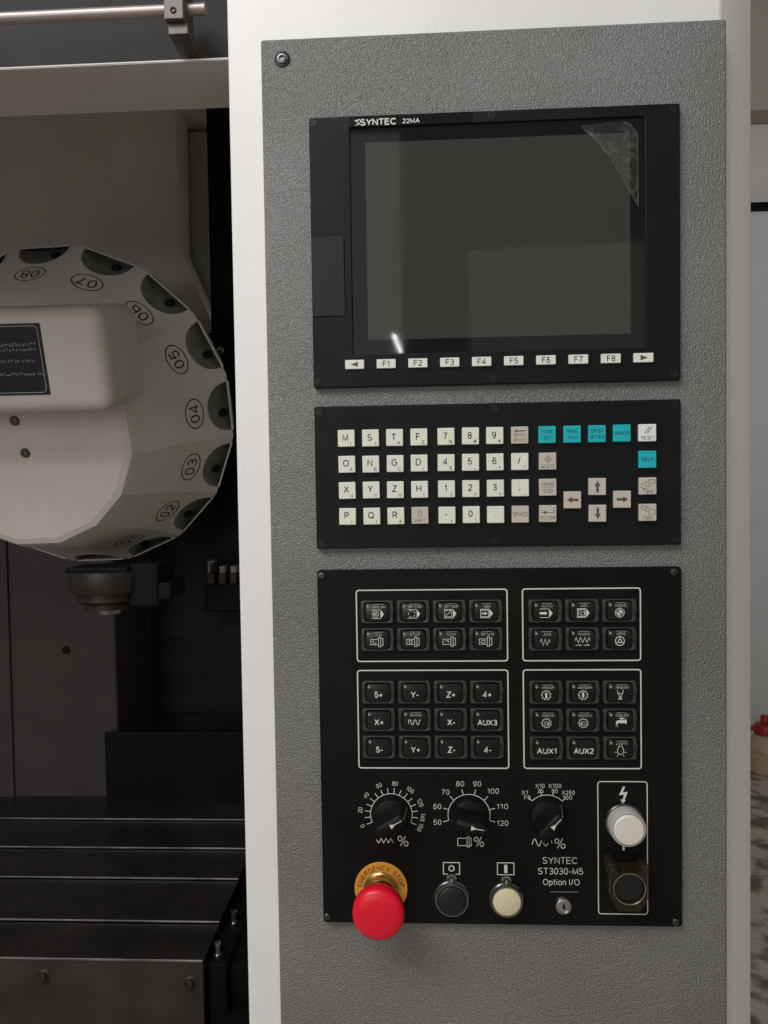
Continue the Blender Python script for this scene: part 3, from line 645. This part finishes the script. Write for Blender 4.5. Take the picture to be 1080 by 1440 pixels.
# dials
def pol(cx, cz, r, a): return (cx + r * math.cos(R(a)), cz + r * math.sin(R(a)))
def dial(cx, cz, a0, step, n, lab, kang, tick0=17.6, tick1=22.3, rr=17.4):
    p = Print(); p.circle(cx, cz, rr, .55, 48, a0, a0 - step * (n - 1))
    for i in range(n):
        a = a0 - step * i; p.line([pol(cx, cz, tick0, a), pol(cx, cz, tick1, a)], .55)
    y = Print(); lab(p, y, cx, cz); p.build('dial_scale', 'inkw', P_); y.build('dial_symbol', 'inkw', P_)
    # knob: round skirt with a tapered grip bar
    k = MB().lathe([(.0150, .0001), (.0150, -.003), (.0138, -.0055), (.0125, -.006), (0, -.006)], 40)
    # grip
    c, s = math.cos(R(kang)), math.sin(R(kang))
    def tr(u, w): return (u * c - w * s, u * s + w * c)
    secs = [(-.0055, .0152, .0075), (-.012, .0140, .0058), (-.020, .0128, .0050), (-.0235, .0122, .0044), (-.0245, .0108, .0034)]
    rings = []
    for y, L, w in secs:
        O_ = []
        for sx, sw in ((1, -1), (1, 1), (-1, 1), (-1, -1)):
            for t in (range(4) if sx * sw > 0 else range(3, -1, -1)):
                a = R(t * 30); u, ww = L - (1 - math.sin(a)) * .0028, w - (1 - math.cos(a)) * .0028
                O_.append((sx * u, sw * ww))
        O_.sort(key=lambda q: math.atan2(q[1] / w, q[0] / L))
        rings.append([k.bm.verts.new((tr(*q)[0], y, tr(*q)[1])) for q in O_])
    for A, B in zip(rings, rings[1:]):
        for i in range(len(A)):
            j = (i + 1) % len(A); k.bm.faces.new((A[i], A[j], B[j], B[i]))
    k.bm.faces.new(rings[-1])
    kb = k.build('rotary_knob', 'knob', P_, mm(cx, cz), 40)
    pp = Print(); q = lambda u, w: (tr(u, w)[0], tr(u, w)[1])
    pp.fill([q(4.8, 0), q(.2, 2.0), q(.2, -2.0)]); pp.line([q(4.2, 0), q(10.6, 0)], .6)
    pp.build('pointer_mark', 'inkw', kb, mm(cx, cz), y=-.0245)
    # line running down the end of the grip
    ed = bpy.data.meshes.new('pointer_line')
    pts = [(11.2, -23.9), (12.5, -23.3), (13.1, -20), (14.3, -12), (15.5, -5.7)]
    V = []; F = []
    for u, y in pts:
        for w in (-.25, .25): V.append((tr(u + .12, w)[0] * .001, (y - .05) * .001, tr(u + .12, w)[1] * .001))
    for i in range(len(pts) - 1): F.append((2 * i, 2 * i + 1, 2 * i + 3, 2 * i + 2))
    ed.from_pydata(V, [], F); ed.materials.append(MT['inkd']); link('pointer_line', ed, kb, mm(cx, cz))
def lab1(p, y, cx, cz):
    for i, t in enumerate(('0', '20', '40', '60', '80', '100', '120', '140', '150')):
        a = 202.5 - 15 * (2 * i if i < 8 else 15)
        rot = a - 90
        if t == '140': a += 2.5
        if t == '150': a -= 2
        x, z = pol(cx, cz, 26.2 if len(t) < 3 else 26.2, a); p.text(t, x, z, 3.3, rot=rot, w=2.0 if t == '0' else (4.4 if len(t) == 2 else 6.4))
    y.line([(cx - 13 + 2.05 * i, cz - 22.4 + (-1.9 if i % 2 == 0 else 1.9) * (.5 if i in (0, 8) else 1) * -1) for i in range(8)], .55)
    y.text('%', cx + 9.4, cz - 22.5, 8.0, w=8.4)
def lab2(p, y, cx, cz):
    for i, t in enumerate(('50', '60', '70', '80', '90', '100', '110', '120')):
        a = 195 - 30 * i
        x, z = pol(cx, cz, 27.2 if i < 5 else 28.6, a); p.text(t, x, z + (.8 if i in (0, 7) else 0), 4.0, w=6.2 if len(t) == 2 else 9.0)
    y.box(cx - 9.6, cx - 1.8, cz - 25.8, cz - 19.6, .5); y.box(cx - 1.8, cx - .1, cz - 26.9, cz - 18.2, .5); y.box(cx - .1, cx + 1.6, cz - 26, cz - 19.4, .5)
    y.text('%', cx + 8.0, cz - 22.4, 7.6, w=7.8)
def lab3(p, y, cx, cz):
    for x, z, t in ((-18.2, 19.4, 'X1'), (-16.2, 15.3, 'F0'), (-5.8, 25.0, 'X10'), (-5.4, 20.8, '25'), (6.4, 25.0, 'X100'), (6.2, 20.8, '50'), (17.3, 19.4, 'X250'), (16.6, 15.3, '100')):
        p.text(t, cx + x, cz + z, 3.2, w={2: 4.6, 3: 7.2, 4: 10.2}[len(t)])
    wv = [(-12.8 + 8.0 * i / 24, -22.6 + 3.0 * math.sin(-.6 + 2 * math.pi * 1.2 * i / 24)) for i in range(25)]
    y.line([(cx + a, cz + b_) for a, b_ in wv], .55)
    y.line([(cx - 3.4 + 4.0 * i / 12, cz - 22.6 - 2.8 * math.sin(math.pi * i / 12)) for i in range(13)], .5)
    y.line([(cx + 3.0, cz - 20.6), (cx + 3.8, cz - 23.4)], .5)
    y.text('%', cx + 10.2, cz - 23.2, 7.8, w=8.4)
dial(58.6, -574.7, 202.5, 15, 16, lab1, 30)
dial(123.2, -574.9, 195, 30, 8, lab2, -10)
dial(187.6, -575.1, 135, 30, 4, lab3, 47)
p = Print(); p.text('SYNTEC', 197.7, -612.6, 5.0, w=28); p.text('ST3030-M5', 198.1, -621.6, 5.0, w=36.5); p.text('Option I/O', 198.6, -630.8, 4.7, w=29.6)
p.build('panel_lettering', 'inkw', P_)
p = Print(); p.box(101.4, 114.8, -625.0, -615.2, .7); p.circle(108.1, -620.1, 2.2, .9, 20); p.build('stop_symbol', 'inkw', P_)
p = Print(); p.box(146.2, 159.8, -625.0, -615.0, .7); p.rect(151.8, 154.4, -623.6, -616.6); p.build('start_symbol', 'inkw', P_)
def round_button(x, z, face, ring, r, h=.0065):
    b = MB().lathe([(r * .86, -h + .0006), (r * .84, -h - .0004), (r * .74, -h - .0010), (0, -h - .0010)], 40).build('round_button', face, P_, mm(x, z), 35)
    MB().lathe([(r * 1.06, .0002), (r * 1.06, -.0025), (r * 1.0, -.0035), (r, -h + .0012), (r * .97, -h), (r * .9, -h), (r * .87, -h + .001), (r * .86, -h + .004), (0, -h + .004)], 44).build('button_bezel', ring, b, mm(x, z), 35)
    MB().prism(rrect(-.0046, .0046, r * 1.0, r * 1.0 + .0058, .0026, 5), -.003, .0002, .0006).build('lock_tab', 'frame', b, mm(x, z))
    q = Print(); q.circle(0, r * 1000 + 2.2, 3.6, .4, 14, 15, 165); q.rect(-.5, .5, r * 1000 + .2, r * 1000 + 3.0); q.build('tab_mark', 'inkd', b, mm(x, z), y=-.003)
round_button(108.0, -644.2, 'blackbtn', 'bezel', .0139)
round_button(153.2, -644.8, 'cream', 'bezel', .0134)
# key lock
L = MB().lathe([(.0074, .0001), (.0074, -.0012), (.0062, -.003), (.0056, -.0032), (.0050, -.0020), (.0030, -.0022), (0, -.0022)], 32).build('key_lock', 'steel', P_, mm(200.1, -650.2), 35)
p = Print(); p.rect(-.7, .7, -2.6, 2.2); p.disc(.3, -.8, 1.5); p.build('keyhole', 'hole', L, mm(200.1, -650.2), y=-.0023)
p = Print(); p.rect(189.8, 212.5, -639.2, -638.9); p.build('printed_line', 'inkd', P_)
# emergency stop
ex, ez = 49.0, -637.4
E_ = MB().lathe([(.0095, -.017), (.0105, -.024), (.0135, -.0275), (.0190, -.0285), (.0206, -.0330), (.0206, -.0385), (.0199, -.0415), (.0172, -.0432), (.011, -.0439), (0, -.0441)], 56).build('emergency_stop_button', 'red', P_, mm(ex, ez), 50)
pt = MB().lathe([(.0222, .0001), (.0222, -.0009), (.0219, -.0012), (.0120, -.0012)], 56).build('legend_plate', 'amber', E_, mm(ex, ez), 35)
p = Print()
arc = 'EMERGENCY STOP'; 
adv = [FONT[c][0] + .3 if c != ' ' else .7 for c in arc]; tot = sum(adv); a = 176
for c, ad in zip(arc, adv):
    sp = ad / tot * 172; mid = a - sp / 2
    if c != ' ': x, z = pol(0, 0, 17.6, mid); p.text(c, x, z, 3.6, rot=mid - 90, bold=.015)
    a -= sp
p.build('legend_lettering', 'inkr', E_, mm(ex, ez), y=-.0012)
MB().lathe([(.0146, -.0011), (.0146, -.0035), (.0138, -.0042), (.0130, -.0046), (.0130, -.0125), (.0136, -.0130), (.0139, -.0145), (.0134, -.0158), (.0118, -.016), (.0112, -.0145), (.0095, -.0145)], 48).build('collar', 'gold', E_, mm(ex, ez), 30)
tk = MB()
for i in range(14):
    a = R(i * 360 / 14); x, z = .0098 * math.cos(a), .0098 * math.sin(a); tk.box(x - .0013, x + .0013, -.0195, -.0148, z - .0013, z + .0013)
tk.build('collar_teeth', 'red', E_, mm(ex, ez))
# power button with its frame and smoky guard
p = Print(); p.line(rrect(229, 269, -657.1, -546.3, 2.4, 5), .75, True)
p.fill([(249.6, -550.2), (251.2, -550.6), (249.2, -555.2), (253.2, -554.8), (250.4, -562.4), (248.9, -562.0), (250.4, -557.0), (246.2, -557.6)])
p.fill([(247.4, -561.0), (251.8, -562.0), (248.9, -564.4)])
p.rect(248.7, 250.6, -603.6, -599.8); p.rect(248.9, 250.2, -567.8, -564.9); p.build('power_frame_print', 'inkw', P_)
px, pz = 250.2, -580.0
B_ = MB().lathe([(.0124, -.0140), (.0122, -.0156), (.0113, -.0164), (0, -.0167)], 44).build('power_button', 'pearl', P_, mm(px, pz), 35)
MB().lathe([(.0146, -.0032), (.0144, -.0130), (.0138, -.0145), (.0129, -.0145), (.0126, -.0130), (0, -.0128)], 48).build('button_bezel', 'bezelw', B_, mm(px, pz), 35)
MB().lathe([(.0162, .0002), (.0162, -.0025), (.0155, -.0033), (0, -.0033)], 44).build('button_flange', 'ring', B_, mm(px, pz), 35)
gx, gz = 248.9, -625.0
G_ = MB()
out = [(-.0150, .0165), (-.0150, -.0075), (-.0088, -.0185), (.0088, -.0185), (.0150, -.0075), (.0150, .0165), (.0092, .0165), (.0092, .0128), (-.0092, .0128), (-.0092, .0165)]
def ray_out(a):
    # distance from the centre to the outline in direction a
    best = .03
    d = (math.cos(a), math.sin(a))
    for i in range(len(out)):
        (x1, z1), (x2, z2) = out[i - 1], out[i]
        ex_, ez_ = x2 - x1, z2 - z1; den = d[0] * ez_ - d[1] * ex_
        if abs(den) < 1e-12: continue
        t = (x1 * ez_ - z1 * ex_) / den; u = (x1 * d[1] - z1 * d[0]) / den
        if t > 0 and -1e-9 <= u <= 1 + 1e-9: best = min(best, t)
    return best
n = 64
po = [(ray_out(2 * math.pi * i / n) * math.cos(2 * math.pi * i / n), ray_out(2 * math.pi * i / n) * math.sin(2 * math.pi * i / n)) for i in range(n)]
pi_ = [(.0121 * math.cos(2 * math.pi * i / n), .0121 * math.sin(2 * math.pi * i / n)) for i in range(n)]
G_.ring(po, pi_, -.021, -.003, .0007)
G_.box(-.0165, -.0098, -.0205, -.001, .0095, .0200, .0012); G_.box(.0098, .0160, -.0205, -.001, .0095, .0185, .0012)
go = G_.build('button_guard', 'guard', P_, mm(gx, gz), 40)
MB().lathe([(.0129, -.0213), (.0126, -.0218), (.0121, -.0213)], 44).build('guard_rim', 'guardrim', go, mm(gx, gz), 35)
MB().lathe([(.0118, .0002), (.0118, -.0175), (.0110, -.0186), (0, -.0188)], 40).build('guarded_button', 'blackbtn', P_, mm(gx, gz), 35)

# ------------------------------------------------------------------ machine interior seen left of the pillar
# door header with rail
hb = thing('header_beam', 'dark grey header beam with pale lower flange above the tool magazine', 'beam', O + Vector((-.5, .12, .105)))
MB().box(-1.7, -.0715, .118, .185, .1046, .56).build('beam_face', 'beam', hb)
fg = MB()
fg.prism([(-1.7, .1045), (-.0715, .1045), (-.0715, .1056), (-1.7, .1056)], .098, .1175)
fg.build('flange_edge', 'white', hb)
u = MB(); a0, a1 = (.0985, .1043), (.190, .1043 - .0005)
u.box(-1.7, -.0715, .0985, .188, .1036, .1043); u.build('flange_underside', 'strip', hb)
rd = thing('guide_rod', 'pale round guide rod held by a metal clamp block at the top left', 'rod', O + Vector((-.12, .07, .1368)))
MB().lathe([(0, -1.5), (.0052, -1.5), (.0052, -.103), (0, -.103)], 24, 'X', (0, .075, .1372)).build('rod', 'rod', rd, smooth=40)
cb = MB().box(-.1372, -.1195, .060, .092, .1205, .16, .0008).build('clamp_block', 'grey', rd)
MB().box(-.1355, -.1175, .066, .112, .1105, .1204, .0006).build('clamp_foot', 'grey', rd)
MB().lathe([(.0028, .0605), (.0028, .0592), (.0016, .0592), (.0014, .0602), (0, .0602)], 18, 'Y', (-.1285, 0, .128)).build('clamp_screw', 'hole', cb)

# casing behind the magazine
cs = thing('column_casing', 'grey sheet metal column casing behind and below the tool magazine', 'casing', O + Vector((-.8, 1.2, -1.06)))
def up(px, py, Y):                       # the point at depth Y seen through a photo pixel, for large casing outlines
    d = ax * ((px - 540) / 1080) + dn * ((py - 720) / 1080) + fw
    c = Vector((0.08822952, -0.63210068, -0.30099551)); q = c + d * ((Y - c.y) / d.y); return (q.x, q.z)
f1 = [up(297, 452, 1.1), up(250, 345, 1.1), up(245, 60, 1.1), up(-330, 60, 1.1), up(-330, 452, 1.1)]
MB().prism(f1[::-1], 1.1, 1.19, .006).build('upper_casing', 'casing', cs)
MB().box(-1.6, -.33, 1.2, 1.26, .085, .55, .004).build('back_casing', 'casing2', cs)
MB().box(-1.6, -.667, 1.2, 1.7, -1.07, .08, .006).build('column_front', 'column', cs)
for x0, x1 in ((-1.1, -.93),):
    MB().box(x0, x1, 1.194, 1.199, -1.065, -.25, .004, 3).build('column_fold', 'column', cs)
for x, z in ((-.79, -.69), (-.685, -.955)): MB().lathe([(.009, 1.1995), (.009, 1.195), (.004, 1.195), (0, 1.196)], 14, 'Y', (x, 0, z)).build('column_bolt', 'dark', cs)
rg = thing('rear_guard', 'black louvred sheet guard standing in the dark behind the magazine', 'guard', O + Vector((-.45, 1.45, -1.0)))
for i in range(9):
    z = -1.02 + i * .105
    s = MB(); s.prism([(-.80, z), (-.12, z), (-.12, z + .11), (-.80, z + .11)], 1.44, 1.445)
    o_ = s.build('guard_slat', 'guardslat', rg); 
    for v in o_.data.vertices:
        if v.co.z > z + .05: v.co.y += .022
lb = wbox('chip_guard', 'dark', -.688, -.12, 1.17, 1.18, -1.06, -.885, .002)
tag(lb, 'low black sheet guard at the foot of the column casing', 'guard')

# way cover slats
wc = thing('way_cover', 'dark steel telescopic way cover with bright slat edges at the lower left', 'way cover', O + Vector((-.8, .8, -1.2)))
ys = [.582, .687, .828, .945, 1.075, 1.23]
for i, y in enumerate(ys):
    zt = -1.0704 + .0042 * i; y1 = (ys + [1.42])[i + 1] - .003
    s = MB().box(-1.65, -.2815, y + .001, y1, zt - .004, zt, .0006).build('slat', 'slat', wc)
    MB().box(-1.65, -.2815, y - .0015, y + .0008, zt - .0026, zt + .0003, .0004).build('slat_edge', 'edge', s)
fr = MB().box(-1.65, -.2815, .584, .60, -1.5, -1.0746, .001).build('front_plate', 'frontp', wc)
def bolt(parent, x, y, z, r=.009, n=6):
    b = MB().lathe([(r * 1.5, y), (r * 1.5, y - .0015), (r, y - .002), (r, y - .009), (r * .85, y - .0105), (r * .4, y - .0105), (r * .38, y - .007), (0, y - .007)], 20, 'Y', (x, 0, z)).build('bolt', 'darksteel', parent, smooth=35)
bolt(wc, -.549, .584, -1.1005, .0068); bolt(wc, -.3036, .584, -1.1080, .0068)
sr = thing('side_rail', 'sloping black rail with two bolts beside the slatted way cover', 'rail', O + Vector((-.265, .8, -1.2)))
MB().box(-.278, -.247, .60, 1.3, -1.2, -1.088, .002).build('rail_body', 'dark', sr)
for x, y in ((-.2645, .72), (-.2685, .625)):
    MB().lathe([(.0072, -1.088), (.0072, -1.086), (.0045, -1.0855), (.0045, -1.072), (.006, -1.0715), (.006, -1.0665), (.004, -1.0655), (0, -1.0655)], 18, 'Z', (x, y, 0)).build('rail_bolt', 'steel', sr, smooth=35)
MB().box(-.245, -.15, .45, .555, -1.5, -1.135, .003).build('rail_end', 'dark', sr)
MB().box(-.240, -.15, .448, .50, -1.1345, -1.132, .0006).build('rail_lip', 'steel', sr)

# tool magazine: a sixteen-sided drum tilted a little forward
TM = bpy.data.objects.new('tool_magazine', None); COL.objects.link(TM)
TM.location = O + Vector((-.5535, .768, -.1555)); TM.rotation_euler = (R(15.5), 0, 0)
TM['label'] = 'pale faceted tool magazine drum with numbered pockets and black label plate'; TM['category'] = 'tool magazine'
NS = 16; A0 = 1.5
RN = [(.174, -.217), (.184, -.214), (.191, -.204), (.241, -.092), (.297, 0.)]
def V3(r, y, a): return Vector((r * math.cos(R(a)), y, r * math.sin(R(a))))
sh = MB(); h = 180 / NS
arch_w, arch_d = .78, .52
pocket_data = []
for i in range(NS):
    a = A0 + i * 22.5; aL, aR = a - h, a + h
    for (r0, y0), (r1, y1) in zip(RN[:3], RN[1:4]):
        sh.poly([V3(r0, y0, aL), V3(r0, y0, aR), V3(r1, y1, aR), V3(r1, y1, aL)])
    A, B = V3(*RN[3], aL), V3(*RN[3], aR); C, Dd = V3(*RN[4], aR), V3(*RN[4], aL)
    def at(u, v, A=A, B=B, C=C, Dd=Dd): return (A.lerp(B, u)).lerp(Dd.lerp(C, u), v)
    arc_pts = []
    for j in range(13):
        t = math.pi * j / 12; cu = .5 + arch_w / 2 * math.cos(t) * (1 if j not in (0, 12) else 1)
        sv = math.sin(t) ** .75
        arc_pts.append((cu, 1 - arch_d * sv))
    pts = [at(0, 0), at(1, 0), at(1, 1)] + [at(*q) for q in arc_pts] + [at(0, 1)]
    sh.poly(pts)
    nrm = (B - A).cross(Dd - A).normalized()
    if nrm.y > 0: nrm = -nrm
    pocket_data.append((a, at, arc_pts, nrm))
sh.poly([V3(*RN[0], A0 + i * 22.5 - h) for i in range(NS)])
bmesh.ops.remove_doubles(sh.bm, verts=sh.bm.verts, dist=1e-5)
sh.build('drum_shell', 'drum', TM, local=(0, 0, 0), smooth=14)
MB().lathe([(.272, .016), (.268, .09), (.10, .09), (.10, .016), (.272, .016)], 48).build('drum_back', 'dark', TM, local=(0, 0, 0), smooth=30)
def number(i, t):
    a, at, arc_pts, nrm = pocket_data[i % NS]
    cen = at(.5, .19); up_ = (at(.5, 0) - at(.5, 1)).normalized(); rt = up_.cross(nrm).normalized()
    p = Print(); p.line([(25.5 * math.cos(R(q * 10)), 20.5 * math.sin(R(q * 10))) for q in range(36)], 2.0, True)
    p.text(t, 0, 0, 19.5, w=29, bold=.012); p.build3('tool_number', 'ink', TM, cen, rt, up_, nrm)
for i in range(NS):
    a, at, arc_pts, nrm = pocket_data[i]
    s = MB(); inn = -nrm
    P0 = [at(*q) for q in arc_pts]; cen = at(.5, .85)
    back = Vector((0, 1, 0))
    P1 = [cen.lerp(q, .96) + back * .014 for q in P0]; P2 = [cen.lerp(q, .72) + back * .030 for q in P0]
    for X, Y in ((P0, P1), (P1, P2)):
        for j in range(12): s.poly([X[j], X[j + 1], Y[j + 1], Y[j]])
    s.poly(P2)
    s.poly([P0[0], P1[0], P2[0], P2[-1], P1[-1], P0[-1]])
    bmesh.ops.remove_doubles(s.bm, verts=s.bm.verts, dist=1e-5)
    pk = s.build('tool_pocket', 'pocket', TM, local=(0, 0, 0), smooth=35)
    gp = MB().lathe([(.0, -.004), (.006, -.004), (.007, .0), (.007, .012), (0, .012)], 12, 'Y', tuple(at(.38, .72) + back * .024)).build('gripper_pin', 'dark', pk, local=(0, 0, 0), smooth=40)
    e1, e2 = P0[0], P0[-1]; rm = MB(); d = (e2 - e1).normalized(); sd = d.cross(Vector((0, 1, 0))).normalized() * .0011
    q = [e1 + sd, e2 + sd, e2 - sd, e1 - sd]
    f_ = [rm.bm.verts.new(w - Vector((0, .0012, 0))) for w in q]; b_ = [rm.bm.verts.new(w + Vector((0, .006, 0))) for w in q]
    rm.bm.faces.new(f_); rm.bm.faces.new(b_[::-1])
    for j in range(4): rm.bm.faces.new((f_[j], b_[j], b_[(j + 1) % 4], f_[(j + 1) % 4]))
    rm.build('pocket_rim', 'drum', pk, local=(0, 0, 0))
for i, t in ((0, '04'), (1, '05'), (2, '06'), (3, '07'), (4, '08'), (-1, '03'), (-2, '02'), (-3, '01')): number(i, t)
cv = MB()
cv.box(-.30, .197, -.306, -.15, .049, .199, .022, 4)
cvo = cv.build('front_cover', 'cover', TM, local=(0, 0, 0), smooth=50)
lp = MB().prism(rrect(-.16, .110, .079, .179, .001, 2), -.3075, -.3058).build('label_plate', 'label', TM, local=(0, 0, 0))
p = Print(); p.line(rrect(-156, 106, 82.5, 175.5, 6, 5), .9, True)
for z in (150, 143, 127, 109):
    x = -150
    end = {150: 100, 143: 101, 127: 94, 109: 102}[z] - random.uniform(0, 3)
    while x < end:
        for _ in range(4):
            xa, za = x + random.uniform(0, 3.2), z + random.uniform(-2, 2)
            if random.random() < .55: p.rect(xa, xa + random.uniform(1.2, 2.6), za, za + .55)
            else: p.rect(xa, xa + .55, za - 1, za + random.uniform(.6, 1.4))
        x += 5.0
p.build3('label_lettering', 'inkd', lp, Vector((0, -.3075, 0)), Vector((1, 0, 0)), Vector((0, 0, 1)), Vector((0, -1, 0)))
for x, z in ((.002, .026), (.010, -.026)):
    MB().lathe([(.0078, -.2168), (.0076, -.2195), (.0052, -.2218), (.002, -.2220), (.0016, -.2205), (0, -.2205)], 20, 'Y', (x, 0, z)).build('cover_screw', 'darksteel', TM, local=(0, 0, 0), smooth=35)

# tool holder hanging below the drum
th = thing('tool_holder', 'dark stepped tool holder hanging below pocket 01 of the drum', 'tool holder', O + Vector((-.455, .70, -.515)))
c = (-.472, .70, -.016)
MB().lathe([(0, -.425), (.062, -.425), (.064, -.432), (.064, -.458), (.060, -.464), (0, -.464)], 36, 'Z', c).build('holder_body', 'holder', th, smooth=35)
MB().lathe([(0, -.4645), (.052, -.4645), (.052, -.477), (.046, -.482), (.038, -.483), (.038, -.493), (0, -.493)], 36, 'Z', c).build('holder_flange', 'holder', th, smooth=35)
MB().lathe([(0, -.4935), (.026, -.4935), (.022, -.502), (0, -.502)], 36, 'Z', c).build('holder_nose', 'steel', th, smooth=35)
MB().box(-.530, -.42, .66, .74, -.4425, -.433, .003).build('holder_bracket', 'dark', th)
MB().box(-.425, -.372, .675, .76, -.505, -.428, .004).build('holder_arm', 'dark', th)
MB().box(-.368, -.345, .66, .74, -.49, -.46, .003).build('arm_fitting', 'dark', th)
# connector block
cn = thing('connector_block', 'dark bracket with three small white-tipped connectors near the pillar', 'connector', O + Vector((-.35, .98, -.53)))
MB().box(-.375, -.29, .965, .998, -.56, -.500, .003).build('bracket', 'dark', cn)
for k in range(3):
    x = -.358 + k * .0235
    MB().box(x - .007, x + .007, .955, .996, -.4995, -.478, .001).build('connector_base', 'orange', cn)
    s = MB(); s.box(x - .006, x + .006, .958, .99, -.4775, -.463, .0008) if k else s.box(x - .007, x - .003, .958, .99, -.4775, -.452, .0006).box(x - .0029, x + .005, .96, .99, -.456, -.452, .0004)
    s.build('connector_tip', 'tip', cn)
bl = MB().lathe([(0, -.014), (.004, -.013), (.0055, -.008), (.0055, 0), (.008, 0), (.008, .002), (0, .002)], 16, 'Y', (-.338, .997, -.005)).build('post_bolt', 'steel', None, smooth=40)
tag(bl, 'small bright bolt on the dark post beside the casing', 'bolt')

# jug on the floor behind the pillar
jg = thing('oil_jug', 'cream round jug with red cap on the stained floor at the right edge', 'jug', O + Vector((1.80, 3.3, -OZ)))
c = (1.80, 3.3, -OZ)
MB().lathe([(0, .0), (.070, .0), (.082, .012), (.086, .06), (.088, .10), (.080, .108), (.086, .116), (.080, .15), (.058, .185), (.045, .195), (0, .195)], 36, 'Z', c).build('jug_body', 'jug', jg, smooth=40)
MB().lathe([(0, .1955), (.052, .1955), (.052, .235), (.045, .245), (.022, .25), (.022, .28), (.016, .288), (0, .288)], 28, 'Z', c).build('jug_cap', 'redcap', jg, smooth=40)
MB().lathe([(0, 0), (.014, 0), (.009, -.05), (0, -.05)], 14, 'X', (1.755, 3.3, -OZ + .222)).build('jug_spout', 'redcap', jg, smooth=40)
